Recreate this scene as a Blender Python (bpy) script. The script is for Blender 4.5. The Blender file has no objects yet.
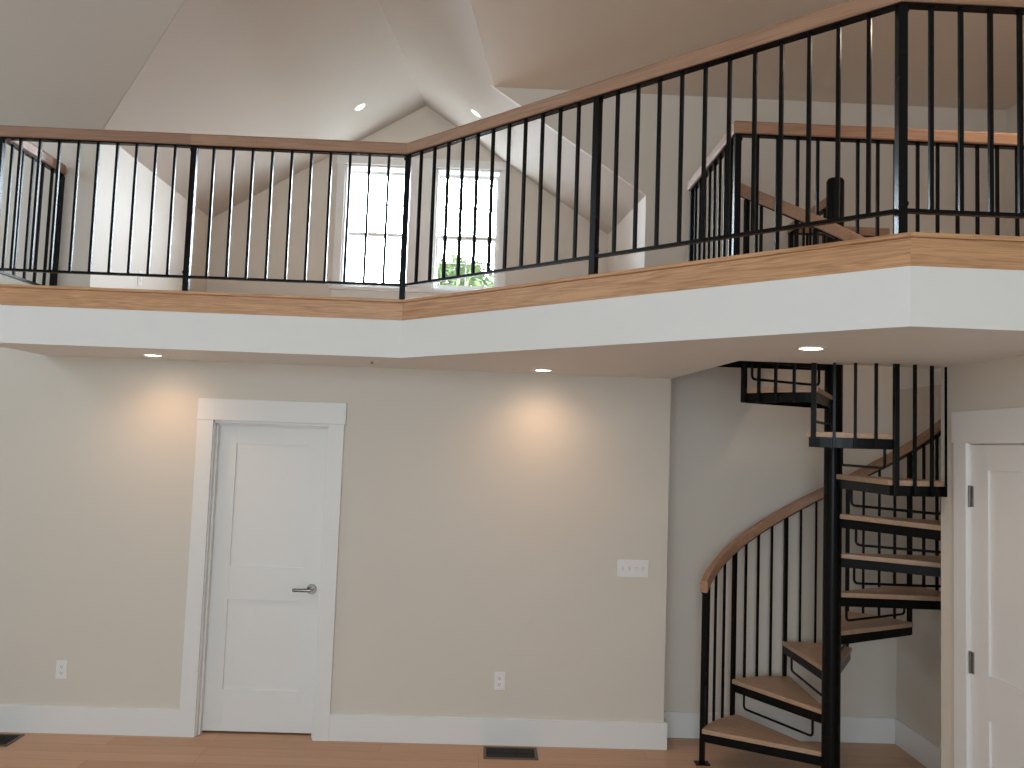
import bpy, bmesh, math, random
from mathutils import Vector, Matrix
random.seed(4)
SC = bpy.context.scene
COL = SC.collection
R = math.radians

# ------------------------------------------------------------------ materials
def new_mat(name):
    m = bpy.data.materials.new(name); m.use_nodes = True
    nt = m.node_tree; b = nt.nodes['Principled BSDF']
    return m, nt, b

def paint(name, col, rough=0.6, bump=0.03, scale=260, var=0.02):
    m, nt, b = new_mat(name)
    tc = nt.nodes.new('ShaderNodeTexCoord')
    n = nt.nodes.new('ShaderNodeTexNoise'); n.inputs['Scale'].default_value = scale; n.inputs['Detail'].default_value = 4
    nt.links.new(tc.outputs['Object'], n.inputs['Vector'])
    n2 = nt.nodes.new('ShaderNodeTexNoise'); n2.inputs['Scale'].default_value = 1.3; n2.inputs['Detail'].default_value = 2
    nt.links.new(tc.outputs['Object'], n2.inputs['Vector'])
    mx = nt.nodes.new('ShaderNodeMix'); mx.data_type = 'RGBA'
    mx.inputs[6].default_value = (*[c * (1 - var) for c in col], 1); mx.inputs[7].default_value = (*[min(1, c * (1 + var)) for c in col], 1)
    nt.links.new(n2.outputs['Fac'], mx.inputs[0]); nt.links.new(mx.outputs[2], b.inputs['Base Color'])
    bp = nt.nodes.new('ShaderNodeBump'); bp.inputs['Strength'].default_value = bump; bp.inputs['Distance'].default_value = 0.002
    nt.links.new(n.outputs['Fac'], bp.inputs['Height']); nt.links.new(bp.outputs['Normal'], b.inputs['Normal'])
    b.inputs['Roughness'].default_value = rough
    return m

def metal(name, col, rough, metallic, coat=0.0):
    m, nt, b = new_mat(name)
    tc = nt.nodes.new('ShaderNodeTexCoord')
    n = nt.nodes.new('ShaderNodeTexNoise'); n.inputs['Scale'].default_value = 40
    nt.links.new(tc.outputs['Object'], n.inputs['Vector'])
    mr = nt.nodes.new('ShaderNodeMapRange'); mr.inputs[3].default_value = rough * .85; mr.inputs[4].default_value = rough * 1.15
    nt.links.new(n.outputs['Fac'], mr.inputs[0]); nt.links.new(mr.outputs[0], b.inputs['Roughness'])
    b.inputs['Base Color'].default_value = (*col, 1); b.inputs['Metallic'].default_value = metallic
    b.inputs['Coat Weight'].default_value = coat
    return m

def oak(name, c0, c1, ang=0.0, axis='X', rough=0.42, sc=1.0):
    m, nt, b = new_mat(name)
    tc = nt.nodes.new('ShaderNodeTexCoord')
    rot = nt.nodes.new('ShaderNodeMapping'); rot.inputs['Rotation'].default_value = (0, 0, ang)
    nt.links.new(tc.outputs['Object'], rot.inputs['Vector'])
    mp = nt.nodes.new('ShaderNodeMapping')
    s = {'X': (1.5, 38, 38), 'Y': (38, 1.5, 38), 'Z': (38, 38, 1.5)}[axis]
    mp.inputs['Scale'].default_value = tuple(v * sc for v in s)
    nt.links.new(rot.outputs['Vector'], mp.inputs['Vector'])
    n = nt.nodes.new('ShaderNodeTexNoise'); n.inputs['Scale'].default_value = 1.5; n.inputs['Detail'].default_value = 5; n.inputs['Distortion'].default_value = 2.2
    nt.links.new(mp.outputs['Vector'], n.inputs['Vector'])
    mp2 = nt.nodes.new('ShaderNodeMapping'); mp2.inputs['Scale'].default_value = tuple(v * sc * 5 for v in s)
    nt.links.new(rot.outputs['Vector'], mp2.inputs['Vector'])
    n2 = nt.nodes.new('ShaderNodeTexNoise'); n2.inputs['Scale'].default_value = 1.6; n2.inputs['Detail'].default_value = 3
    nt.links.new(mp2.outputs['Vector'], n2.inputs['Vector'])
    add = nt.nodes.new('ShaderNodeMath'); add.operation = 'MULTIPLY_ADD'; add.inputs[1].default_value = 0.3
    nt.links.new(n2.outputs['Fac'], add.inputs[0]); nt.links.new(n.outputs['Fac'], add.inputs[2])
    cr = nt.nodes.new('ShaderNodeValToRGB')
    cr.color_ramp.elements[0].position = 0.42; cr.color_ramp.elements[0].color = (*c0, 1)
    cr.color_ramp.elements[1].position = 0.78; cr.color_ramp.elements[1].color = (*c1, 1)
    nt.links.new(add.outputs[0], cr.inputs[0]); nt.links.new(cr.outputs[0], b.inputs['Base Color'])
    b.inputs['Roughness'].default_value = rough
    bp = nt.nodes.new('ShaderNodeBump'); bp.inputs['Strength'].default_value = 0.06; bp.inputs['Distance'].default_value = 0.002
    nt.links.new(n2.outputs['Fac'], bp.inputs['Height']); nt.links.new(bp.outputs['Normal'], b.inputs['Normal'])
    return m

def plank_floor(name):
    m, nt, b = new_mat(name)
    tc = nt.nodes.new('ShaderNodeTexCoord')
    br = nt.nodes.new('ShaderNodeTexBrick')
    br.inputs['Scale'].default_value = 1.0; br.inputs['Brick Width'].default_value = 1.7; br.inputs['Row Height'].default_value = 0.127
    br.inputs['Mortar Size'].default_value = 0.0012; br.inputs['Mortar Smooth'].default_value = 0.4
    br.offset = 0.37; br.offset_frequency = 3
    br.inputs['Color1'].default_value = (0.50, 0.28, 0.16, 1); br.inputs['Color2'].default_value = (0.58, 0.345, 0.21, 1)
    br.inputs['Mortar'].default_value = (0.24, 0.14, 0.085, 1)
    nt.links.new(tc.outputs['Object'], br.inputs['Vector'])
    mp = nt.nodes.new('ShaderNodeMapping'); mp.inputs['Scale'].default_value = (2, 26, 2)
    nt.links.new(tc.outputs['Object'], mp.inputs['Vector'])
    n = nt.nodes.new('ShaderNodeTexNoise'); n.inputs['Scale'].default_value = 1.6; n.inputs['Detail'].default_value = 5; n.inputs['Distortion'].default_value = .8
    nt.links.new(mp.outputs['Vector'], n.inputs['Vector'])
    mr = nt.nodes.new('ShaderNodeMapRange'); mr.inputs[3].default_value = .84; mr.inputs[4].default_value = 1.12
    nt.links.new(n.outputs['Fac'], mr.inputs[0])
    mx = nt.nodes.new('ShaderNodeVectorMath'); mx.operation = 'SCALE'
    nt.links.new(br.outputs['Color'], mx.inputs[0]); nt.links.new(mr.outputs[0], mx.inputs['Scale'])
    nt.links.new(mx.outputs[0], b.inputs['Base Color'])
    b.inputs['Roughness'].default_value = 0.4
    return m

def emit(name, col, strength):
    m, nt, b = new_mat(name)
    b.inputs['Base Color'].default_value = (.8, .8, .8, 1)
    b.inputs['Emission Color'].default_value = (*col, 1); b.inputs['Emission Strength'].default_value = strength
    return m

def glass_mat():
    m, nt, b = new_mat('window_glass')
    nt.nodes.remove(b)
    out = nt.nodes['Material Output']
    t = nt.nodes.new('ShaderNodeBsdfTransparent'); t.inputs[0].default_value = (.97, .98, .98, 1)
    g = nt.nodes.new('ShaderNodeBsdfGlossy'); g.inputs['Roughness'].default_value = .02
    mx = nt.nodes.new('ShaderNodeMixShader')
    mx.inputs[0].default_value = .05; nt.links.new(t.outputs[0], mx.inputs[1]); nt.links.new(g.outputs[0], mx.inputs[2])
    nt.links.new(mx.outputs[0], out.inputs[0])
    return m

def leaf_mat():
    m, nt, b = new_mat('leaves')
    oi = nt.nodes.new('ShaderNodeTexCoord'); n = nt.nodes.new('ShaderNodeTexNoise'); n.inputs['Scale'].default_value = 3
    nt.links.new(oi.outputs['Object'], n.inputs['Vector'])
    cr = nt.nodes.new('ShaderNodeValToRGB')
    cr.color_ramp.elements[0].color = (.09, .17, .04, 1); cr.color_ramp.elements[1].color = (.30, .38, .19, 1)
    nt.links.new(n.outputs['Fac'], cr.inputs[0]); nt.links.new(cr.outputs[0], b.inputs['Base Color'])
    b.inputs['Roughness'].default_value = .6
    return m

M = {}
M['wall'] = paint('greige_wall_paint', (.69, .64, .57))
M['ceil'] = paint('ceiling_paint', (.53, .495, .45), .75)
M['white'] = paint('white_trim_paint', (.80, .80, .79), .4, .01)
M['fascia'] = paint('white_wall_paint', (.83, .82, .80), .6, .02)
M['plastic'] = paint('white_plastic', (.82, .82, .81), .3, 0)
M['slot'] = paint('dark_slot', (.10, .10, .10), .6, 0)
M['switch_grey'] = paint('toggle_shade', (.62, .61, .60), .4, 0)
M['black'] = metal('black_powdercoat', (.006, .006, .006), .26, 0.0, 0)
M['black'].node_tree.nodes['Principled BSDF'].inputs['Specular IOR Level'].default_value = .12
M['nickel'] = metal('satin_nickel', (.30, .285, .27), .25, 1.0)
M['brown'] = metal('brown_register_metal', (.13, .09, .06), .45, .4)
M['duct'] = metal('dark_duct', (.012, .011, .009), .7, 0)
BC_ANG = math.atan2(2.878 - 4.77, 1.487 + .54)
OAK0, OAK1 = (.37, .18, .082), (.64, .355, .18)
M['oak'] = oak('oak_along_x', OAK0, OAK1)
M['oak_bc'] = oak('oak_along_bay', OAK0, OAK1, -BC_ANG)
M['oak_y'] = oak('oak_along_y', OAK0, OAK1, 0, 'Y')
HO0, HO1 = (.29, .155, .092), (.42, .245, .155)
M['rail'] = oak('handrail_oak_x', HO0, HO1, sc=.8)
M['rail_dark'] = oak('handrail_oak_darker', (.24, .125, .077), (.32, .175, .11), sc=.8)
M['rail_bc'] = oak('handrail_oak_bay', HO0, HO1, -BC_ANG, sc=.8)
M['rail_y'] = oak('handrail_oak_y', HO0, HO1, 0, 'Y', sc=.8)
M['tread'] = oak('tread_oak', (.38, .235, .15), (.52, .345, .23), .7, rough=.45)
M['floor'] = plank_floor('oak_plank_floor')
M['glass'] = glass_mat()
M['leaf'] = leaf_mat()
M['bounce_ground'] = paint('pale_bounce_ground', (.75, .73, .68), .9, .1, 30, .2)  # unseen ground, made pale so it bounces daylight onto the bay ceiling
M['bark'] = paint('bark', (.11, .08, .06), .9, .2, 20, .2)
M['lamp'] = emit('lamp_warm', (1.0, .80, .60), 14)
M['lamp_w'] = emit('lamp_soft_white', (1.0, .96, .86), 9)

# ------------------------------------------------------------------ mesh helpers
class MB:
    def __init__(s): s.v = []; s.f = []
    def add(s, vs, fs):
        o = len(s.v); s.v += [tuple(v) for v in vs]; s.f += [tuple(i + o for i in f) for f in fs]; return s
    def box(s, x0, x1, y0, y1, z0, z1):
        x0, x1 = min(x0, x1), max(x0, x1); y0, y1 = min(y0, y1), max(y0, y1); z0, z1 = min(z0, z1), max(z0, z1)
        return s.add([(x0, y0, z0), (x1, y0, z0), (x1, y1, z0), (x0, y1, z0), (x0, y0, z1), (x1, y0, z1), (x1, y1, z1), (x0, y1, z1)],
                     [(0, 3, 2, 1), (4, 5, 6, 7), (0, 1, 5, 4), (1, 2, 6, 5), (2, 3, 7, 6), (3, 0, 4, 7)])
    def prism(s, poly, z0, z1):                       # poly (x,y)
        n = len(poly)
        return s.add([(x, y, z0) for x, y in poly] + [(x, y, z1) for x, y in poly],
                     [tuple(range(n - 1, -1, -1)), tuple(range(n, 2 * n))] + [(i, (i + 1) % n, n + (i + 1) % n, n + i) for i in range(n)])
    def prism_y(s, poly, y0, y1):                     # poly (x,z)
        n = len(poly)
        return s.add([(x, y0, z) for x, z in poly] + [(x, y1, z) for x, z in poly],
                     [tuple(range(n)), tuple(range(2 * n - 1, n - 1, -1))] + [(i, n + i, n + (i + 1) % n, (i + 1) % n) for i in range(n)])
    def slab(s, pts, th=.1):                          # planar polygon thickened upward
        n = len(pts)
        return s.add([tuple(p) for p in pts] + [(p[0], p[1], p[2] + th) for p in pts],
                     [tuple(range(n)), tuple(range(2 * n - 1, n - 1, -1))] + [(i, n + i, n + (i + 1) % n, (i + 1) % n) for i in range(n)])
    def bar(s, p, q, w, d=None, up=(0, 0, 1)):        # rectangular bar p->q
        d = d or w; p = Vector(p); q = Vector(q); t = (q - p).normalized(); up = Vector(up)
        if abs(t.dot(up)) > .99: up = Vector((0, 1, 0))
        a = t.cross(up).normalized(); b = a.cross(t).normalized()
        c = [(-1, -1), (1, -1), (1, 1), (-1, 1)]
        vs = [P + a * (i * w / 2) + b * (j * d / 2) for P in (p, q) for i, j in c]
        return s.add(vs, [(0, 1, 2, 3), (7, 6, 5, 4)] + [(i, 4 + i, 4 + (i + 1) % 4, (i + 1) % 4) for i in range(4)])
    def cyl(s, p, q, r, n=20, r2=None):
        p = Vector(p); q = Vector(q); t = (q - p).normalized(); r2 = r if r2 is None else r2
        u = Vector((0, 0, 1)) if abs(t.z) < .9 else Vector((1, 0, 0)); a = t.cross(u).normalized(); b = t.cross(a)
        vs = [P + (a * math.cos(k * 2 * math.pi / n) + b * math.sin(k * 2 * math.pi / n)) * rr for P, rr in ((p, r), (q, r2)) for k in range(n)]
        return s.add(vs, [tuple(range(n)), tuple(range(2 * n - 1, n - 1, -1))] + [(k, n + k, n + (k + 1) % n, (k + 1) % n) for k in range(n)])
    def sweep(s, pts, prof, ups=None):                # prof: (side, up) pairs; horizontal-frame sweep
        n = len(prof); rings = []
        for i, p in enumerate(pts):
            p = Vector(p)
            a = Vector(pts[max(i - 1, 0)]); b = Vector(pts[min(i + 1, len(pts) - 1)])
            if 0 < i < len(pts) - 1:
                t1 = (p - a); t2 = (b - p); t1.z = 0; t2.z = 0
                t1.normalize(); t2.normalize(); t = (t1 + t2).normalized(); k = 1 / max(.3, t.dot(t2))
            else: t = (b - a); t.z = 0; t.normalize(); k = 1
            side = Vector((t.y, -t.x, 0)) * k
            rings += [p + side * x + Vector((0, 0, z)) for x, z in prof]
        fs = []
        for i in range(len(pts) - 1):
            for j in range(n):
                fs.append((i * n + j, (i + 1) * n + j, (i + 1) * n + (j + 1) % n, i * n + (j + 1) % n))
        m = (len(pts) - 1) * n
        fs += [tuple(range(n)), tuple(range(m + n - 1, m - 1, -1))]
        return s.add(rings, fs)
    def tube(s, pts, r, n=10):
        pts = [Vector(p) for p in pts]; t0 = (pts[1] - pts[0]).normalized()
        u = Vector((0, 0, 1)) if abs(t0.z) < .9 else Vector((1, 0, 0)); a = t0.cross(u).normalized(); vs = []
        for i, p in enumerate(pts):
            t = ((pts[min(i + 1, len(pts) - 1)] - p).normalized() + (p - pts[max(i - 1, 0)]).normalized()).normalized() if 0 < i < len(pts) - 1 else (pts[min(i + 1, len(pts) - 1)] - pts[max(i - 1, 0)]).normalized()
            a = (a - t * a.dot(t)).normalized(); b = t.cross(a)
            vs += [p + (a * math.cos(k * 2 * math.pi / n) + b * math.sin(k * 2 * math.pi / n)) * r for k in range(n)]
        fs = [(i * n + k, (i + 1) * n + k, (i + 1) * n + (k + 1) % n, i * n + (k + 1) % n) for i in range(len(pts) - 1) for k in range(n)]
        m = (len(pts) - 1) * n
        fs += [tuple(range(n)), tuple(range(m + n - 1, m - 1, -1))]
        return s.add(vs, fs)
    def build(s, name, mat, parent=None, bevel=0, smooth=False, origin=None):
        me = bpy.data.meshes.new(name)
        o = bpy.data.objects.new(name, me)
        vs = s.v
        base = Vector((0, 0, 0))
        if parent is not None: base = parent_world(parent)
        if origin is not None: o.location = Vector(origin) - base; base = Vector(origin)
        me.from_pydata([tuple(Vector(v) - base) for v in vs], [], s.f)
        bm = bmesh.new(); bm.from_mesh(me); bmesh.ops.recalc_face_normals(bm, faces=bm.faces); bm.to_mesh(me); bm.free()
        me.materials.append(mat); COL.objects.link(o)
        if parent is not None: o.parent = parent
        if bevel:
            md = o.modifiers.new('bevel', 'BEVEL'); md.width = bevel; md.segments = 2; md.limit_method = 'ANGLE'; md.angle_limit = R(40)
        if smooth:
            for p in me.polygons: p.use_smooth = True
            md = o.modifiers.new('es', 'EDGE_SPLIT'); md.split_angle = R(40)
        return o

def parent_world(o):
    w = Vector((0, 0, 0))
    while o is not None: w += o.location; o = o.parent
    return w
def tag(o, label, cat, group=None):
    o['label'] = label; o['category'] = cat
    if group: o['group'] = group
    return o
def struct(o, label=None, cat=None):
    o['kind'] = 'structure'
    if label: o['label'] = label
    if cat: o['category'] = cat
    return o
def thing(name, label, cat, loc, group=None, kind=None):
    o = bpy.data.objects.new(name, None); COL.objects.link(o); o.location = loc; o.empty_display_size = .1
    tag(o, label, cat, group)
    if kind: o['kind'] = kind
    return o

# ------------------------------------------------------------------ dimensions
CEIL, ZWB, ZWT, ZL = 2.44, 2.660, 2.7625, 2.78
YW, YA, YF = 5.51, 5.74, 7.70          # back wall, alcove wall, far bay wall
XLE = -2.985                            # left edge of loft
XW = 1.206; XR = 2.335; XAR = 2.87; XUR = 3.67
PA, PB, PC, PD = (XLE, 4.77), (-.54, 4.77), (1.487, 2.878), (XR, 2.878)
DX0, DX1, DH = -1.852, -1.070, 2.05     # door 1 opening
ZE0 = 3.972
OP = [(XR, 4.23), (1.28, 4.23), (XW, YW)]

# ------------------------------------------------------------------ shell: ground floor
struct(MB().box(-5.6, XAR + .2, -4, YF + .15, -.1, 0).build('floor', M['floor']), 'oak plank floor of the ground level room', 'floor')
w = MB()
w.box(-5.6, DX0, YW, YW + .12, 0, CEIL); w.box(DX0, DX1, YW, YW + .12, DH, CEIL); w.box(DX1, XW, YW, YW + .12, 0, CEIL)
w.box(XW - .12, XW, YW + .12, YA + .12, 0, CEIL); w.box(-5.6, -2.72, YW, YW + .12, CEIL, ZE0)
struct(w.build('wall_back', M['wall']), 'greige painted back wall under the loft', 'wall')
w = MB(); w.box(XW, XUR, YA, YA + .12, 0, CEIL)
w.prism_y([(1.046, CEIL), (XUR, CEIL), (XUR, 4.53), (-.07 - .024, 4.53), (-.07, 4.514), (1.046, 3.771)], YA, YA + .03)
struct(w.build('wall_alcove', M['wall']), 'tall wall behind the spiral stair', 'wall')
w = MB(); w.box(XAR, XAR + .12, 4.11, YA, 0, CEIL); w.box(XR + .12, XAR, 4.09, 4.21, 0, CEIL)
struct(w.build('wall_alcove_side', M['wall']), 'side wall of the stair alcove', 'wall')
D2a, D2b = 3.07, 3.965                  # door 2 opening along Y
w = MB(); w.box(XR, XR + .12, D2b, 4.21, 0, CEIL); w.box(XR, XR + .12, D2a, D2b, 2.05, CEIL); w.box(XR, XR + .12, 2.878, D2a, 0, CEIL)
w.box(XR, XR + .12, -4, 2.878, 0, 5.4); w.box(XR + .12, XUR, 2.76, 2.878, ZL, 5.4); w.box(XUR, XUR + .12, 2.76, YA + .12, CEIL, 5.4)
struct(w.build('wall_right', M['wall']), 'right wall with the white closet door', 'wall')
# left wall with a high window band
w = MB(); w.box(-5.72, -5.6, -4, 5.63, 0, 3.6); w.box(-5.72, -5.6, -4, 5.63, 5.2, 5.4)
w.box(-5.72, -5.6, -4, 2.0, 3.6, 5.2); w.box(-5.72, -5.6, 4.6, 5.63, 3.6, 5.2)
struct(w.build('wall_left', M['wall']), 'left wall of the tall room', 'wall')
# rear wall (behind the camera) with tall windows
w = MB(); w.box(-5.72, XR + .12, -4.12, -4, 0, .4); w.box(-5.72, XR + .12, -4.12, -4, 4.3, 5.4)
for a, b_ in ((-5.72, -5.2), (-3.6, -3.3), (-1.7, -1.4), (.2, XR + .12)): w.box(a, b_, -4.12, -4, .4, 4.3)
struct(w.build('wall_rear', M['wall']), 'rear wall with tall windows', 'wall')

# ------------------------------------------------------------------ loft slab
P1 = [PA, PB, PC, PD, OP[0], OP[1], OP[2], (XLE, YW)]
w = MB(); w.prism(P1, CEIL, ZWB); w.prism([(-2.72, YW), (XW, YW), (XW, YF), (-2.72, YF)], CEIL, ZWB)
w.box(XR, XUR, 2.878, 4.23, CEIL, ZWB); w.box(XAR, XUR, 4.23, YA, CEIL, ZWB)
struct(w.build('ceiling', M['fascia']), 'white soffit and fascia of the loft', 'ceiling')
def inset(poly, d):                     # shift the front edges back by d
    return [(poly[0][0] + d, poly[0][1] + d), (poly[1][0] + d * .42, poly[1][1] + d), (poly[2][0] + d * .42, poly[2][1] + d), (poly[3][0], poly[3][1] + d)] + [poly[4], poly[5], poly[6]] + [(poly[7][0] + d, poly[7][1])]
w = MB(); w.prism(inset(P1, .02), ZWB, ZL); w.prism([(-2.72, YW), (XW, YW), (XW, YF), (-2.72, YF)], ZWB, ZL)
w.box(XR, XUR, 2.898, 4.23, ZWB, ZL); w.box(XAR, XUR, 4.23, YA, ZWB, ZL)
struct(w.build('floor_loft', M['floor']), 'oak plank floor of the loft', 'floor')

def offs(pts, d):                       # offset polyline to its right-hand (camera) side by d
    out = []
    for i, p in enumerate(pts):
        p = Vector((p[0], p[1])); ds = []
        if i > 0: t = (p - Vector(pts[i - 1][:2])).normalized(); ds.append(Vector((t.y, -t.x)))
        if i < len(pts) - 1: t = (Vector(pts[i + 1][:2]) - p).normalized(); ds.append(Vector((t.y, -t.x)))
        n = sum(ds, Vector((0, 0))); n.normalize(); k = d / max(.3, n.dot(ds[0])); out.append((p.x + n.x * k, p.y + n.y * k))
    return out
LINE = [(XLE, YW), PA, PB, PC, PD]
OUT = offs(LINE, .004); INN = offs(LINE, -.02); NOS = offs(LINE, .014)
mats = [M['oak_y'], M['oak'], M['oak_bc'], M['oak']]
for i in range(4):
    struct(MB().prism([OUT[i], OUT[i + 1], INN[i + 1], INN[i]], ZWB, ZWT).build('trim_%d' % (i + 1), mats[i], bevel=.0015))
    struct(MB().prism([NOS[i], NOS[i + 1], INN[i + 1], INN[i]], ZWT + .0005, ZL + .001).build('trim_%d' % (i + 5), mats[i], bevel=.003))

# ------------------------------------------------------------------ bay + high ceilings
w = MB(); w.box(-2.84, -2.72, YW + .12, YF, 0, 4.10)
struct(w.build('wall_bay_left', M['wall']), 'pale low side wall of the loft bay, left', 'wall')
w = MB(); w.box(1.046, 1.166, YA + .03, YF, CEIL, 4.1); w.box(1.046, 1.166, YA + .12, YF, 0, CEIL)
struct(w.build('wall_bay_right', M['wall']), 'low side wall of the loft bay, right', 'wall')
# window openings
W1 = (-1.475, -.885); W2 = (-.61, .01); WZ0, WZ1 = 3.375, 4.56
w = MB(); w.box(-2.84, W1[0], YF, YF + .15, 0, 5.5); w.box(W1[1], W2[0], YF, YF + .15, 0, 5.5); w.box(W2[1], 1.166, YF, YF + .15, 0, 5.5)
for a, b_ in (W1, W2): w.box(a, b_, YF, YF + .15, 0, WZ0); w.box(a, b_, YF, YF + .15, WZ1, 5.5)
struct(w.build('wall_far', M['wall']), 'gable end wall of the loft bay with two windows', 'wall')
YH = 3.7
ZE = 3.975
def zl(x, y): return ZE + .60 * (x + 2.72)
A_, B_, C_ = Vector((1.046, 5.74, 3.771)), Vector((-.07, 5.74, 4.514)), Vector((.7, 7.7, 4.21))
nR = (B_ - A_).cross(C_ - A_)
def zr(x, y): return A_.z - (nR.x * (x - A_.x) + nR.y * (y - A_.y)) / nR.z
def ridge(y):                            # x where both bay slopes meet
    a, b_ = -2., 1.
    for _ in range(50):
        m = (a + b_) / 2
        if zl(m, y) < zr(m, y): a = m
        else: b_ = m
    return a
YB = YF + .15
rf, rn = ridge(YB), ridge(YH)
SL = .604
# left slope, cut by the main roof slope (valley)
def yv(x): return YW - (zl(x, 0) - ZE) / SL
Lx = rn; Ly = yv(Lx)
if Ly < YH: Ly = YH
rl = ridge(Ly)
w = MB(); w.slab([(-2.84, YB, zl(-2.84, YB)), (-2.84, YW + .005, zl(-2.84, 0)), (-2.72, YW + .005, ZE), (rl, yv(rl), zl(rl, 0)), (rf, YB, zl(rf, YB))], .08)
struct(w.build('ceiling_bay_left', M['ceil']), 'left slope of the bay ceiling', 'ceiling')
vr = Vector((-.211, 4.519, 4.477)); vd = (vr - B_); k = (YH - B_.y) / vd.y; vH = B_ + vd * k
w = MB(); w.slab([(1.17, YB, zr(1.17, YB)), (1.17, YA + .02, zr(1.17, YA + .02)), (1.046, YA + .02, zr(1.046, YA + .02)), (-.05, YA + .02, zr(-.05, YA + .02)), tuple(B_), tuple(vH), (rn, YH, zr(rn, YH)), (rf, YB, zr(rf, YB))], .08)
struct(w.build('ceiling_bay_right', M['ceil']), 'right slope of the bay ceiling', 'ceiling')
zH = vH.z
w = MB(); w.slab([tuple(B_), (XUR + .12, YA, 4.514), (XUR + .12, YH, zH), tuple(vH)], .08)
struct(w.build('ceiling_right', M['wall']), 'ceiling above the stair side of the loft', 'ceiling')
zt = 5.3; yt = YW - (zt - ZE) / SL
w = MB(); w.slab([(-5.72, YW + .1, ZE - .1 * SL), (-5.72, yt, zt), (rl + .4, yt, zt), (rl, yv(rl), zl(rl, 0)), (-2.72, YW, ZE), (-2.72, YW + .1, ZE - .1 * SL)], .08)
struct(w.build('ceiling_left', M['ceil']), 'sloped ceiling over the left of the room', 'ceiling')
w = MB(); w.box(-5.72, XUR + .12, -4.12, YH, zt, zt + .1)
w.prism_y([(rl - .1, zl(rl, 0) - .02), (rn, zr(rn, YH)), (vH.x, vH.z), (XUR + .12, zH), (XUR + .12, zt), (rl - .1, zt)], YH - .06, YH)
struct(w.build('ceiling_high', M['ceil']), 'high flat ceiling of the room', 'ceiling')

# ------------------------------------------------------------------ baseboards
BH, BT = .17, .018
w = MB(); w.box(-5.6, DX0 - .09, YW - BT, YW, 0, BH); struct(w.build('baseboard_left', M['white'], bevel=.002))
w = MB(); w.box(DX1 + .09, XW + BT + .004, YW - BT, YW, 0, BH); w.box(XW, XW + BT + .004, YW, YA - BT, 0, BH); struct(w.build('baseboard_back', M['white'], bevel=.002))
w = MB(); w.box(XW, XAR, YA - BT, YA, 0, BH); w.box(XAR - BT, XAR, 4.21, YA - BT, 0, BH); w.box(XR, XAR, 4.21, 4.21 + BT, 0, BH)
struct(w.build('baseboard_alcove', M['white'], bevel=.002))
w = MB(); w.box(XR - BT, XR, D2b + .12, 4.21 + BT, 0, BH); w.box(XR - BT, XR, -4, D2a - .12, 0, BH); struct(w.build('baseboard_right', M['white'], bevel=.002))

# ------------------------------------------------------------------ door 1
CW = .105
w = MB(); w.box(DX0 - CW + .012, DX0 + .012, YW - .02, YW, 0, DH); w.box(DX1 - .012, DX1 + CW - .012, YW - .02, YW, 0, DH)
w.box(DX0 - CW + .010, DX1 + CW - .002, YW - .024, YW, DH, DH + .142)
struct(w.build('trim_9', M['white'], bevel=.002), 'white flat casing around the left door', 'door casing')
w = MB(); w.box(DX0, DX0 + .018, YW - .001, YW + .12, 0, DH); w.box(DX1 - .018, DX1, YW - .001, YW + .12, 0, DH); w.box(DX0, DX1, YW - .001, YW + .12, DH - .018, DH)
w.box(DX0 + .018, DX0 + .030, YW + .035, YW + .075, 0, DH - .018); w.box(DX1 - .030, DX1 - .018, YW + .035, YW + .075, 0, DH - .018); w.box(DX0 + .018, DX1 - .018, YW + .035, YW + .075, DH - .030, DH - .018)
struct(w.build('trim_10', M['white'], bevel=.0015), 'white jamb of the left door', 'door jamb')

def door_leaf(x0, x1, z0, z1, yf, panels, th=.035, rec=.012):
    w = MB(); w.box(x0, x1, yf + rec, yf + th, z0, z1)
    xs = sorted({x0, x1, panels[0][0], panels[0][1]})
    w.box(x0, panels[0][0], yf, yf + rec, z0, z1); w.box(panels[0][1], x1, yf, yf + rec, z0, z1)
    zs = z0
    for (a, b_, p, q) in sorted(panels, key=lambda t: t[2]):
        w.box(a, b_, yf, yf + rec, zs, p); zs = q
    w.box(panels[0][0], panels[0][1], yf, yf + rec, zs, z1)
    return w
LY = YW + .077
d = thing('door_1', 'white two panel door with a satin lever handle, left of the blank wall', 'door', (DX0 + .02, LY, 0), kind='structure')
pa, pb = DX0 + .02 + .125, DX1 - .02 - .125
door_leaf(DX0 + .021, DX1 - .021, .012, DH - .021, LY, [(pa, pb, .28, .865), (pa, pb, 1.085, 1.90)]).build('door_leaf', M['white'], d, bevel=.0008)
hx, hz = DX1 - .085, .948
h = MB()
h.cyl((hx, LY, hz), (hx, LY - .010, hz), .034, 28, .031); h.cyl((hx, LY - .01, hz), (hx, LY - .050, hz), .011, 16)
h.tube([(hx + .004, LY - .050, hz), (hx - .02, LY - .054, hz), (hx - .06, LY - .055, hz - .001), (hx - .115, LY - .052, hz - .001)], 0.0115, 12)
h.build('handle', M['nickel'], d, smooth=True)

# ------------------------------------------------------------------ door 2 (right wall)
w = MB(); w.box(XR - .02, XR, D2b - .012, D2b + CW - .010, 0, 2.05); w.box(XR - .02, XR, D2a - CW, D2a + .012, 0, 2.05)
w.box(XR - .026, XR, D2a - CW - .005, D2b + CW, 2.05, 2.205)
struct(w.build('trim_11', M['white'], bevel=.002), 'white flat casing around the right door', 'door casing')
w = MB(); w.box(XR - .001, XR + .12, D2b - .018, D2b, 0, 2.05); w.box(XR - .001, XR + .12, D2a, D2a + .018, 0, 2.05); w.box(XR - .001, XR + .12, D2a, D2b, 2.045, 2.05)
w.box(XR + .04, XR + .08, D2a + .018, D2b - .018, 2.02, 2.045)
struct(w.build('trim_12', M['white'], bevel=.0015), 'white jamb of the right door', 'door jamb')
d = thing('door_2', 'white closet door with nickel hinges at the right edge', 'door', (XR, D2b - .02, 0), kind='structure')
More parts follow.
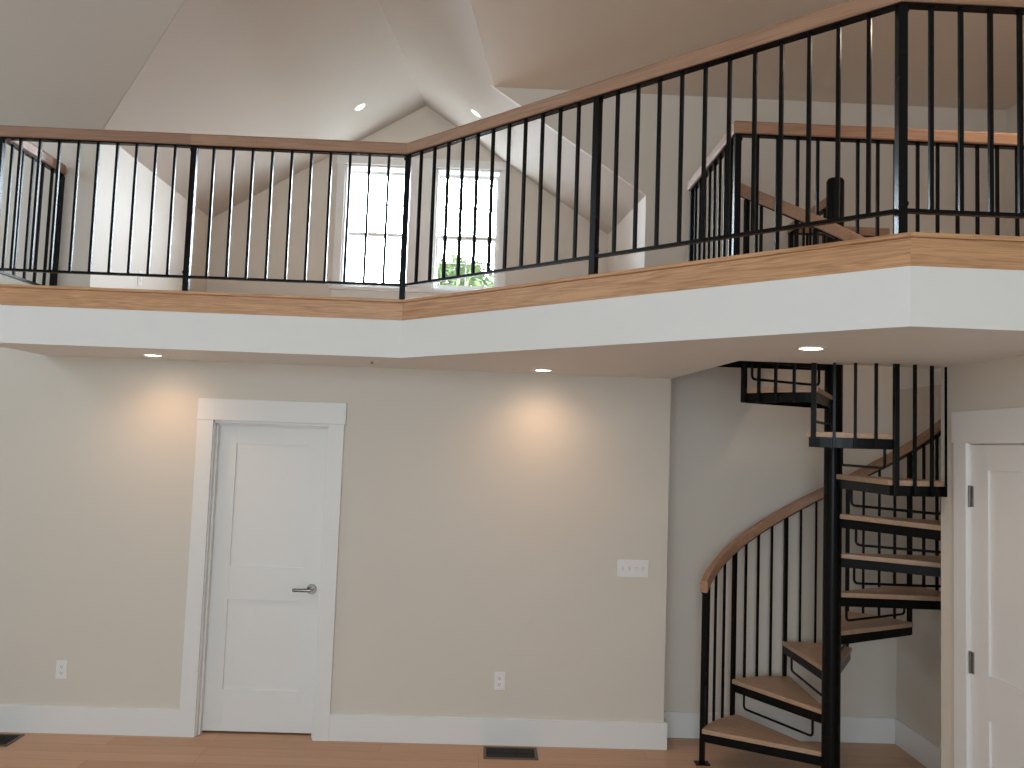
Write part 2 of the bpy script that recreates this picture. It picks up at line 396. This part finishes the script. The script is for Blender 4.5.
w = door_leaf(D2a + .021, D2b - .021, .012, 2.041, 0, [(D2a + .021 + .13, D2b - .021 - .135, .25, .776), (D2a + .021 + .13, D2b - .021 - .135, .979, 1.922)])
w.v = [(XR + .001 + y, x, z) for x, y, z in w.v]
w.build('door_leaf', M['white'], d, bevel=.0008)
for z in (1.792, 1.004, .28):
    h = MB(); h.cyl((XR - .006, D2b - .019, z - .052), (XR - .006, D2b - .019, z + .052), .0065, 12)
    h.box(XR - .004, XR + .001, D2b - .043, D2b - .004, z - .05, z + .05)
    h.build('hinge', M['nickel'], d)

# ------------------------------------------------------------------ windows of the bay
CWW = .075
w = MB()
za, zb = WZ0 - .03, WZ1
w.box(W1[0] - CWW, W1[0], YF - .018, YF, WZ0 - .0, zb); w.box(W1[1], W2[0], YF - .018, YF, WZ0, zb); w.box(W2[1], W2[1] + CWW, YF - .018, YF, WZ0, zb)
w.box(W1[0] - CWW - .01, W2[1] + CWW + .01, YF - .022, YF, zb, zb + .08)
w.box(W1[0] - CWW - .02, W2[1] + CWW + .02, YF - .045, YF, WZ0 - .03, WZ0); w.box(W1[0] - CWW, W2[1] + CWW, YF - .016, YF, WZ0 - .10, WZ0 - .03)
struct(w.build('trim_13', M['white'], bevel=.002), 'white casing and sill around the two bay windows', 'window casing')
for i, (a, b_) in enumerate((W1, W2)):
    t = thing('window_%d' % (i + 1), ['left double hung window of the bay, blown out white', 'right double hung window of the bay with foliage at its foot'][i], 'window', ((a + b_) / 2, YF + .06, WZ0), kind='structure')
    f = MB(); f.box(a, a + .02, YF, YF + .14, WZ0, WZ1); f.box(b_ - .02, b_, YF, YF + .14, WZ0, WZ1); f.box(a, b_, YF, YF + .14, WZ1 - .02, WZ1); f.box(a, b_, YF, YF + .14, WZ0, WZ0 + .025)
    f.build('window_frame', M['white'], t, bevel=.001)
    zm = 3.90
    for nm, z0, z1, y in (('upper_sash', zm - .02, WZ1 - .03, YF + .085), ('lower_sash', WZ0 + .025, zm + .02, YF + .05)):
        s = MB(); x0, x1 = a + .02, b_ - .02
        s.box(x0, x0 + .022, y, y + .03, z0, z1); s.box(x1 - .022, x1, y, y + .03, z0, z1); s.box(x0 + .022, x1 - .022, y, y + .03, z1 - .035, z1); s.box(x0 + .022, x1 - .022, y, y + .03, z0, z0 + .04)
        xm = (x0 + x1) / 2; zc = (z0 + z1) / 2
        s.box(xm - .005, xm + .005, y + .005, y + .022, z0 + .04, z1 - .035); s.box(x0 + .022, x1 - .022, y + .006, y + .021, zc - .005, zc + .005)
        so = s.build(nm, M['white'], t)
        MB().box(x0 + .021, x1 - .021, y + .012, y + .015, z0 + .039, z1 - .034).build('pane', M['glass'], so)

# ------------------------------------------------------------------ railings
BALW, POSTW = .0155, .034
ZTOP = 3.660; ZBR = 2.874
RH = .068
PROF = [(-.026, 0), (.026, 0), (.030, .006), (.030, RH - .012), (.022, RH), (-.022, RH), (-.030, RH - .012), (-.030, .006)]
def vbar(parent, name, x, y, z0, z1, w_, ang=0):
    b_ = MB(); c = math.cos(ang); s = math.sin(ang); h_ = w_ / 2
    b_.prism([(x + dx * c - dy * s, y + dx * s + dy * c) for dx, dy in ((-h_, -h_), (h_, -h_), (h_, h_), (-h_, h_))], z0, z1)
    return b_.build(name, M['black'], parent, bevel=.0012)
def post(parent, x, y, ang, side=-1, top=ZTOP):
    p = vbar(parent, 'post', x, y, ZL, top - .008, POSTW, ang)
    t = Vector((math.cos(ang), math.sin(ang), 0)) * side; c = Vector((x, y, 0))
    for z in (top - .022, ZBR + .028):
        k = MB(); q = c + t * (POSTW / 2 - .002) + Vector((0, 0, z))
        k.cyl(q, q + t * .010, .009, 12); k.build('bolt', M['black'], p)
    return p
def bars_between(parent, p, q, n, ang, z0=ZBR, z1=ZTOP - .006):
    for i in range(1, n):
        x = p[0] + (q[0] - p[0]) * i / n; y = p[1] + (q[1] - p[1]) * i / n
        vbar(parent, 'baluster', x, y, z0, z1, BALW, ang)
I = .045
rA = (-2.952, PA[1] + I); rB = (-.553, PB[1] + I); rC = (1.475, PC[1] + I + .003); rD = (XR - .004, rC[1])
ANG = math.atan2(rC[1] - rB[1], rC[0] - rB[0])
front = thing('loft_railing', 'long oak-capped black steel railing along the front edge of the loft', 'railing', (rB[0], rB[1], ZL))
line = [rA, rB, rC, rD]
m1 = (-1.820, rA[1]); m2 = (rB[0] + (rC[0] - rB[0]) * .5, rB[1] + (rC[1] - rB[1]) * .5)
jx = -1.835
def sect(pts, name, mat, par, i=None): 
    return MB().sweep([(x, y, ZTOP) for x, y in pts], PROF).build(name, mat, par)
OF = {s: offs(line, s) for s in (-.03, .03)}
def wood_seg(par, p, q, pm, qm, mat, name='handrail'):
    """oak cap between two plan points with mitred ends given by bisector directions"""
    b_ = MB(); p = Vector(p); q = Vector(q); t = (q - p).normalized(); nrm = Vector((t.y, -t.x))
    rings = []
    for P, mit in ((p, pm), (q, qm)):
        for s, z in PROF:
            rings.append((P.x + nrm.x * s + t.x * s * mit, P.y + nrm.y * s + t.y * s * mit, ZTOP + z))
    n = len(PROF)
    b_.add(rings, [tuple(range(n)), tuple(range(2 * n - 1, n - 1, -1))] + [(j, n + j, n + (j + 1) % n, (j + 1) % n) for j in range(n)])
    return b_.build(name, mat, par)
def miter(t1, t2):                       # offset along t per unit side for a joint
    n = Vector((t1.y, -t1.x)) + Vector((t2.y, -t2.x)); n.normalize(); k = 1 / n.dot(Vector((t1.y, -t1.x)))
    return n.dot(t1) * k
tAB = Vector((1, 0)); tBC = (Vector(rC) - Vector(rB)).normalized(); tCD = Vector((1, 0)); tLA = Vector((0, -1))
mB1 = miter(tAB, tBC); mC1 = miter(tBC, tCD); mA1 = miter(tLA, tAB)
wood_seg(front, rA, (jx, rA[1]), -mA1, 0, M['rail_dark'])
wood_seg(front, (jx, rA[1]), rB, 0, mB1, M['rail'])
wood_seg(front, rB, rC, -mB1, mC1, M['rail_bc'])
wood_seg(front, rC, rD, -mC1, 0, M['rail'])
MB().sweep([(x, y, ZTOP) for x, y in line], [(-.019, -.008), (.019, -.008), (.019, 0), (-.019, 0)]).build('top_bar', M['black'], front)
MB().sweep([(x, y, ZBR) for x, y in line], [(-.012, -.007), (.012, -.007), (.012, .007), (-.012, .007)]).build('bottom_rail', M['black'], front)
post(front, *rA, 0, 1); post(front, *m1, 0, -1); post(front, *rB, 0, -1); post(front, *m2, ANG, 1); post(front, *rC, 0, 1)
bars_between(front, rA, m1, 10, 0); bars_between(front, m1, rB, 11, 0); bars_between(front, rB, m2, 12, ANG); bars_between(front, m2, rC, 12, ANG)
bars_between(front, rC, (rC[0] + .112 * 8, rC[1]), 8, 0)

side = thing('loft_railing', 'short oak-capped black railing receding along the left end of the loft', 'railing', (rA[0], 5.2, ZL))
sE = (rA[0], YW - .022)
wood_seg(side, sE, (rA[0], rA[1] + .0), 0, mA1, M['rail_y'])
MB().bar((rA[0], sE[1], ZTOP - .004), (rA[0], rA[1] + .02, ZTOP - .004), .038, .008).build('top_bar', M['black'], side)
MB().bar((rA[0], sE[1], ZBR), (rA[0], rA[1] + .013, ZBR), .024, .014).build('bottom_rail', M['black'], side)
post(side, sE[0], sE[1], R(90), -1)
bars_between(side, sE, rA, 6, 0)

well = thing('stairwell_railing', 'oak-capped black railing guarding the stairwell opening, behind the front railing', 'railing', (1.262, 4.262, ZL))
g0 = (1.262, 4.262); g1 = (XAR + .15, 4.262); g2 = (1.262, 5.26)
wood_seg(well, g2, g0, 0, miter(Vector((0, -1)), Vector((1, 0))), M['rail_y'])
wood_seg(well, g0, g1, -miter(Vector((0, -1)), Vector((1, 0))), 0, M['rail'])
MB().sweep([(*g2, ZTOP), (*g0, ZTOP), (*g1, ZTOP)], [(-.019, -.008), (.019, -.008), (.019, 0), (-.019, 0)]).build('top_bar', M['black'], well)
MB().sweep([(*g2, ZBR), (*g0, ZBR), (*g1, ZBR)], [(-.012, -.007), (.012, -.007), (.012, .007), (-.012, .007)]).build('bottom_rail', M['black'], well)
post(well, *g0, 0, 1); post(well, g2[0], g2[1] - .02, 0, 1); gm = (g0[0] + .1085 * 8, g0[1]); post(well, *gm, 0, 1); post(well, g1[0] - .02, g1[1], 0, -1)
bars_between(well, g0, gm, 8, 0); bars_between(well, gm, (gm[0] + .1085 * 8, gm[1]), 8, 0); bars_between(well, g2, g0, 9, 0)

# ------------------------------------------------------------------ spiral stair
PX, PY = 2.045, 4.862; RIS = ZL / 12; RO = .752
st = thing('spiral_staircase', 'black steel spiral staircase with oak treads and curved oak handrail in the alcove', 'staircase', (PX, PY, 0))
def pol(r, deg, z): return (PX + r * math.cos(R(deg)), PY + r * math.sin(R(deg)), z)
def th(k): return 150 - 30 * (k - 1)
c = MB(); c.cyl((PX, PY, 0), (PX, PY, 3.63), .052, 40); c.cyl((PX, PY, 3.63), (PX, PY, 3.645), .052, 40, .044); c.cyl((PX, PY, 0), (PX, PY, .012), .11, 40)
c.build('centre_pole', M['black'], st, smooth=True)
WT = .028; FD = .052
def wedge(r0, r1, a0, a1, z0, z1, n=8):
    pts = [pol(r1, a0 + (a1 - a0) * i / n, 0)[:2] for i in range(n + 1)]
    inn = [pol(r0, a1 + (a0 - a1) * i / 3, 0)[:2] for i in range(4)]
    return MB().prism(pts + inn, z0, z1)
for k in range(1, 12):
    z = RIS * k; a0 = th(k) + 1.5; a1 = th(k) - 32.5
    t = wedge(.050, RO, a0, a1, z - WT, z).build('tread', M['tread'], st, bevel=.003)
    f = MB(); zt0 = z - WT - FD; zt1 = z - WT
    f.v += []; p = wedge(.05, RO - .004, a0 - .6, a1 + .6, zt1 - .006, zt1 - .0002); f.add(p.v, p.f)
    f.bar(pol(.05, a0 - .8, zt0 + FD / 2), pol(RO - .006, a0 - .8, zt0 + FD / 2), .006, FD - .001)
    f.bar(pol(.05, a1 + .8, zt0 + FD / 2), pol(RO - .006, a1 + .8, zt0 + FD / 2), .006, FD - .001)
    N = 8
    f.sweep([pol(RO - .006, a0 - .8 + (a1 - a0 + 1.6) * i / N, zt0) for i in range(N + 1)], [(-.003, 0), (.003, 0), (.003, FD - .001), (-.003, FD - .001)])
    f.build('tread_frame', M['black'], t)
    # hanging riser bar under the nosing
    if k > 1:
        zb_ = zt0 - .095; r0, r1 = .13, .68; a = a0 - 3
        def P(r, zz): return pol(r, a, zz)
        rc = .022
        pts = [P(r0, zt0 + .02), P(r0, zb_ + rc)] + [P(r0 + rc - rc * math.cos(u), zb_ + rc - rc * math.sin(u)) for u in (R(30), R(60), R(90))]
        pts += [P(r1 - rc + rc * math.sin(u), zb_ + rc - rc * math.cos(u)) for u in (0, R(30), R(60))] + [P(r1, zb_ + rc), P(r1, zt0 + .02)]
        MB().tube(pts, .0075, 10).build('riser_bar', M['black'], t, smooth=True)
def zh(a): return RIS * (1 + (150 - a) / 30) + .835
# newel
nw = pol(.765, 147, 0)
n = vbar(st, 'newel_post', nw[0], nw[1], 0, zh(147) - .006, .030, R(57))
k = MB(); k.box(nw[0] - .045, nw[0] + .045, nw[1] - .035, nw[1] + .035, 0, .006); k.build('foot_plate', M['black'], n, bevel=.001)
RB = RO + .010
for k in range(2, 12):
    a = th(k); x, y, _ = pol(RB, a, 0)
    vbar(st, 'post', x, y, RIS * (k - 1) - WT - FD, zh(a) - .006, .025, R(a))
for k in range(1, 11):
    for da in (7.5, 15, 22.5):
        a = th(k) - da; x, y, _ = pol(RB, a, 0)
        vbar(st, 'baluster', x, y, RIS * k - WT - FD, zh(a) - .006, .0145, R(a))
x, y, _ = pol(RB, -158, 0)
NA = 72; A0, A1 = 150, -160
path = [pol(RB, A0 + (A1 - A0) * i / NA, zh(A0 + (A1 - A0) * i / NA)) for i in range(NA + 1)]
MB().sweep(path, [(-.021, 0), (.021, 0), (.025, .005), (.025, .062), (.018, .072), (-.018, .072), (-.025, .062), (-.025, .005)]).build('handrail', M['rail_y'], st, smooth=True)
MB().sweep(path, [(-.018, -.007), (.018, -.007), (.018, -.0003), (-.018, -.0003)]).build('top_bar', M['black'], st, smooth=True)
# platform
pl = MB().prism([(XW + .015, PY), (PX - .03, PY), (PX, PY + .03), (PX, YA - .012), (XW + .005, YA - .012)], ZL - .03, ZL).build('platform', M['tread'], st, bevel=.002)
f = MB(); f.prism([(XW + .02, PY + .003), (PX - .035, PY + .003), (PX - .005, PY + .03), (PX - .005, YA - .014), (XW + .01, YA - .014)], ZL - .085, ZL - .031)
f.build('platform_frame', M['black'], pl)
# platform guard
ZG = 3.50
gp = [(PX, PY + .04), (PX, 5.60), (2.735, 5.60)]
pg = thing('platform_railing', 'low oak-capped black guard beside the top of the stair pole, along the back wall', 'railing', (PX, 5.6, ZL))
PG2 = [(-.021, 0), (.021, 0), (.021, .060), (-.021, .060)]
MB().sweep([(x, y, ZG) for x, y in gp], PG2).build('handrail', M['rail'], pg, bevel=.004)
MB().sweep([(x, y, ZG) for x, y in gp], [(-.018, -.007), (.018, -.007), (.018, 0), (-.018, 0)]).build('top_bar', M['black'], pg)
MB().sweep([(x, y, 2.874) for x, y in gp], [(-.012, -.007), (.012, -.007), (.012, .007), (-.012, .007)]).build('bottom_rail', M['black'], pg)
vbar(pg, 'post', gp[1][0], gp[1][1], ZL, ZG, .03); vbar(pg, 'post', gp[2][0] - .015, gp[2][1], 2.86, ZG, .03)
for i in range(1, 6): vbar(pg, 'baluster', gp[0][0], gp[0][1] + (gp[1][1] - gp[0][1]) * i / 6, 2.874, ZG, .0145)
for i in range(1, 6): vbar(pg, 'baluster', gp[1][0] + (gp[2][0] - gp[1][0]) * i / 6, gp[1][1], 2.874, ZG, .0145)
for xx in (2.3, 2.72):
    MB().bar((xx, 5.6, 2.874), (xx, YA, 2.874), .014).build('wall_bracket', M['black'], pg)

# ------------------------------------------------------------------ recessed lights
def downlight(x, y, z, label, normal=(0, 0, -1), r=.05, grp='recessed lights under the loft', mat='lamp'):
    n = Vector(normal).normalized(); t = thing('recessed_light', label, 'ceiling light', (x, y, z), grp)
    rot = Vector((0, 0, -1)).rotation_difference(n).to_matrix()
    ring = MB(); N = 40; prof = [(r + .020, 0), (r + .020, .003), (r + .002, .005), (r, .003), (r, -.02)]
    for i in range(N):
        a = 2 * math.pi * i / N
        for rr, h_ in prof:
            ring.v.append(tuple(rot @ Vector((rr * math.cos(a), rr * math.sin(a), -h_)) + Vector((x, y, z))))
    m_ = len(prof)
    for i in range(N):
        j = (i + 1) % N
        for q in range(m_ - 1): ring.f.append((i * m_ + q, j * m_ + q, j * m_ + q + 1, i * m_ + q + 1))
    ring.build('trim_ring', M['white'], t, smooth=True)
    lens = MB(); p0 = Vector((x, y, z)) + n * .0005; lens.cyl(p0, p0 + n * .0015, r - .001, 36); lens.build('lens', M[mat], t)
    return t, n
def spot(loc, n, energy, col, size, blend, rad=.04):
    L = bpy.data.lights.new('downlight_beam', 'SPOT'); L.energy = energy; L.color = col; L.spot_size = size; L.spot_blend = blend; L.shadow_soft_size = rad
    o = bpy.data.objects.new('downlight_beam', L); COL.objects.link(o); o.location = Vector(loc) + n * .02
    o.rotation_euler = Vector((0, 0, -1)).rotation_difference(n).to_euler(); return o
def zr_flat(y): return 4.514 + (zH - 4.514) * (YA - y) / (YA - YH)
WARM = (1.0, .62, .36)
E_S = 13
for x, y, lab, e in ((-2.142, 5.196, 'recessed ceiling light left of the left door, under the loft', 1), (.318, 5.217, 'recessed ceiling light over the blank wall right of the left door', 1), (1.409, 3.596, 'recessed ceiling light nearest the spiral stair, under the loft', .8)):
    t, nn = downlight(x, y, CEIL, lab); spot((x, y, CEIL), nn, E_S * e, WARM, R(160), 1.0, .12)
t, nn = downlight(2.95, 3.75, zr_flat(3.75), 'added recessed ceiling light above the stairwell, out of view', (0, 0, -1), .05, 'added lights out of view'); spot((2.95, 3.75, zr_flat(3.75)), nn, 34, (1, .80, .60), R(150), .6)  # unseen lamp added to warm and brighten the stair side of the loft
nl = Vector((.60, 0, -1)).normalized(); nr_ = Vector((nR.x, nR.y, nR.z)).normalized()
if nr_.z > 0: nr_ = -nr_
for x, y, z, nn, lab in ((-1.253, 7.046, zl(-1.253, 0), nl, 'recessed light in the left slope of the bay ceiling'), (-.225, 6.744, zr(-.225, 6.744), nr_, 'recessed light in the right slope of the bay ceiling')):
    downlight(x, y, z, lab, nn, .038, 'recessed lights in the bay ceiling', 'lamp_w'); spot((x, y, z), nn, 3, (1, .93, .82), R(130), .6)
# small sprinkler cover
t = thing('sprinkler_head', 'small white round sprinkler head on the loft soffit', 'sprinkler', (-.746, 5.039, CEIL))
MB().cyl((-.746, 5.039, CEIL), (-.746, 5.039, CEIL - .004), .038, 30, .034).build('cover_plate', M['white'], t, smooth=True)
MB().cyl((-.746, 5.039, CEIL - .004), (-.746, 5.039, CEIL - .018), .009, 16).build('nozzle', M['nickel'], t, smooth=True)

# ------------------------------------------------------------------ outlets and switches
def outlet(cx, cz, y, label, flip=None):
    t = thing('outlet', label, 'outlet', (cx, y, cz))
    def tr(m):
        if flip: m.v = [flip(v) for v in m.v]
        return m
    if flip: t.location = flip((cx, y, cz))
    o = tr(MB().box(cx - .0355, cx + .0355, y - .005, y, cz - .058, cz + .058)).build('cover_plate', M['plastic'], t, bevel=.0025)
    for s in (-1, 1):
        zc = cz + s * .0195
        k_ = tr(MB().box(cx - .017, cx + .017, y - .0075, y - .0048, zc - .0145, zc + .0145)).build('receptacle', M['plastic'], t, bevel=.003)
        sl = MB(); sl.box(cx - .0078, cx - .0055, y - .0082, y - .0074, zc - .004, zc + .007); sl.box(cx + .0055, cx + .0078, y - .0082, y - .0074, zc - .003, zc + .006); sl.cyl((cx, y - .0074, zc - .0085), (cx, y - .0082, zc - .0085), .0028, 12)
        tr(sl).build('slots', M['slot'], k_)
    return t
outlet(-2.723, .400, YW, 'white duplex outlet low on the wall left of the left door')
outlet(.118, .408, YW, 'white duplex outlet low on the blank wall below the switches')
outlet(6.26, 3.12, 2.72, 'white duplex outlet on the side wall of the loft bay', lambda v: (-v[1], v[0], v[2]))
sx, sz = .977, 1.163
t = thing('switch_plate', 'white four-gang light switch plate near the wall corner', 'light switch', (sx, YW, sz))
MB().box(sx - .104, sx + .104, YW - .006, YW, sz - .057, sz + .057).build('cover_plate', M['plastic'], t, bevel=.003)
for i, dn in zip(range(4), (1, 1, -1, -1)):
    cx = sx + (i - 1.5) * .046
    k_ = MB().box(cx - .0055, cx + .0055, YW - .0068, YW - .0055, sz - .0125, sz + .0125).build('toggle_slot', M['switch_grey'], t)
    g = MB(); g.add([(cx - .0045, YW - .0066, sz - .006 * dn - .004), (cx + .0045, YW - .0066, sz - .006 * dn - .004), (cx + .0045, YW - .0066, sz + .008), (cx - .0045, YW - .0066, sz + .008),
           (cx - .0035, YW - .019, sz + dn * .007 - .003), (cx + .0035, YW - .019, sz + dn * .007 - .003), (cx + .0035, YW - .019, sz + dn * .007 + .003), (cx - .0035, YW - .019, sz + dn * .007 + .003)],
          [(0, 1, 2, 3), (7, 6, 5, 4), (0, 4, 5, 1), (1, 5, 6, 2), (2, 6, 7, 3), (3, 7, 4, 0)])
    g.build('toggle', M['plastic'], t, bevel=.0008)

# ------------------------------------------------------------------ floor registers
def register(cx, cy, lx, ly, label):
    t = thing('floor_register', label, 'floor vent', (cx, cy, 0), 'brown metal floor registers')
    b_ = .018
    f = MB(); z0, z1 = .0005, .006
    f.box(cx - lx / 2, cx + lx / 2, cy - ly / 2, cy - ly / 2 + b_, z0, z1); f.box(cx - lx / 2, cx + lx / 2, cy + ly / 2 - b_, cy + ly / 2, z0, z1)
    f.box(cx - lx / 2, cx - lx / 2 + b_, cy - ly / 2 + b_, cy + ly / 2 - b_, z0, z1); f.box(cx + lx / 2 - b_, cx + lx / 2, cy - ly / 2 + b_, cy + ly / 2 - b_, z0, z1)
    f.build('frame', M['brown'], t, bevel=.0015)
    MB().box(cx - lx / 2 + b_, cx + lx / 2 - b_, cy - ly / 2 + b_, cy + ly / 2 - b_, .0003, .0012).build('duct_opening', M['duct'], t)
    g = MB(); n_ = 16
    for i in range(1, n_):
        x = cx - lx / 2 + b_ + (lx - 2 * b_) * i / n_; g.box(x - .0016, x + .0016, cy - ly / 2 + b_, cy + ly / 2 - b_, .001, .0045)
    g.box(cx - lx / 2 + b_, cx + lx / 2 - b_, cy - .0016, cy + .0016, .001, .0045)
    g.build('grille', M['duct'], t)
register(.200, 5.362, .345, .20, 'brown metal floor vent in front of the blank wall')
register(-3.070, 5.355, .345, .20, 'brown metal floor vent at the left edge by the baseboard')

# ------------------------------------------------------------------ outside
struct(MB().box(-60, 60, 8.5, 90, -1.2, -1).build('ground', M['bounce_ground']), 'unseen ground outside the bay windows, pale to bounce light up', 'ground')
def tree(x, y, h, crown_r, n, label):
    t = thing('tree', label, 'tree', (x, y, -1))
    tk = MB(); tk.cyl((x, y, -1), (x + .1, y, h - crown_r * .8), .16, 12, .08)
    for q in range(6):
        a = q * 1.05; tk.cyl((x + .08, y, h - crown_r * 1.4), (x + crown_r * .7 * math.cos(a), y + crown_r * .7 * math.sin(a), h - crown_r * .5), .05, 8, .015)
    tk.build('trunk', M['bark'], t)
    lf = MB()
    for _ in range(n):
        while True:
            p = Vector((random.uniform(-1, 1), random.uniform(-1, 1), random.uniform(-1, 1)))
            if .35 < p.length < 1: break
        p = p * crown_r * random.uniform(.8, 1.05); p.z *= .8; p += Vector((x, y, h - crown_r * .7))
        a = Vector((random.gauss(0, 1), random.gauss(0, 1), random.gauss(0, 1))).normalized(); b2 = a.cross(Vector((random.gauss(0, 1), random.gauss(0, 1), random.gauss(0, 1)))).normalized(); s = random.uniform(.05, .1)
        lf.add([p - a * s, p + b2 * s * .5, p + a * s, p - b2 * s * .5], [(0, 1, 2, 3)])
    lf.build('crown', M['leaf'], t)
tree(-.75, 15.5, 5.35, 1.0, 3800, 'leafy green tree seen low through the right bay window')

# ------------------------------------------------------------------ light
def area(name, loc, target, sx_, sy_, e, col, spread=180):
    L = bpy.data.lights.new(name, 'AREA'); L.shape = 'RECTANGLE'; L.size = sx_; L.size_y = sy_; L.energy = e; L.color = col; L.spread = R(spread)
    o = bpy.data.objects.new(name, L); COL.objects.link(o); o.location = loc
    o.rotation_euler = (Vector(target) - Vector(loc)).to_track_quat('-Z', 'Y').to_euler(); return o
DAY = (.74, .90, 1.0)
for cx, e_ in ((-4.4, 12), (-2.5, 48), (-.6, 100)):
    area('window_daylight', (cx, -4.05, 2.1), (cx, 0, 1.9), 1.55, 3.3, e_, DAY)
area('window_daylight', (-5.66, 3.3, 4.4), (0, 3.3, 4.4), 2.5, 1.5, 26, DAY)
wd = bpy.data.worlds.new('World'); SC.world = wd; wd.use_nodes = True
wn = wd.node_tree; bg = wn.nodes['Background']
tc = wn.nodes.new('ShaderNodeTexCoord'); cr = wn.nodes.new('ShaderNodeValToRGB')
dt = wn.nodes.new('ShaderNodeVectorMath'); dt.operation = 'DOT_PRODUCT'; dt.inputs[1].default_value = (.35, .937, 0)
wn.links.new(tc.outputs['Generated'], dt.inputs[0]); wn.links.new(dt.outputs['Value'], cr.inputs[0]); wn.links.new(cr.outputs[0], bg.inputs[0])
# the sky beyond the bay, towards its right, is far brighter than the sky behind the camera
SKY_DIM = .017
cr.color_ramp.elements[0].position = .35; cr.color_ramp.elements[0].color = (.80 * SKY_DIM, .92 * SKY_DIM, SKY_DIM, 1)
cr.color_ramp.elements[1].position = .85; cr.color_ramp.elements[1].color = (.78, .89, 1, 1)
bg.inputs[1].default_value = 52.0

def portal(loc, target, a, b_):
    o = area('window_portal', loc, target, a, b_, 1, (1, 1, 1)); o.data.cycles.is_portal = True
for a, b_ in (W1, W2): portal(((a + b_) / 2, YF + .16, (WZ0 + WZ1) / 2), ((a + b_) / 2, 0, (WZ0 + WZ1) / 2), b_ - a, WZ1 - WZ0)
# ------------------------------------------------------------------ camera
F, PIT, ROL, HC, YAW = 820.5, 3.99, 2.04, 1.979, 1.35
cam = bpy.data.cameras.new('camera'); co = bpy.data.objects.new('camera', cam); COL.objects.link(co)
cam.sensor_width = 36; cam.sensor_fit = 'HORIZONTAL'; cam.lens = F / 1024 * 36; cam.clip_start = .05; cam.clip_end = 300
yw, p, r = R(YAW), R(PIT), R(ROL)
rt = Vector((math.cos(yw), -math.sin(yw), 0)); fh = Vector((math.sin(yw), math.cos(yw), 0)); zz = Vector((0, 0, 1))
fw = fh * math.cos(p) + zz * math.sin(p); up = -fh * math.sin(p) + zz * math.cos(p)
ri = rt * math.cos(r) + up * math.sin(r); ui = up * math.cos(r) - rt * math.sin(r)
mt = Matrix((ri, ui, -fw)).transposed().to_4x4(); mt.translation = Vector((0, 0, HC)); co.matrix_world = mt
SC.camera = co
vs = SC.view_settings; vs.view_transform = 'Standard'; vs.look = 'None'; vs.gamma = 1; vs.use_curve_mapping = False; vs.exposure = .31
SC.cycles.max_bounces = 10; SC.cycles.diffuse_bounces = 6
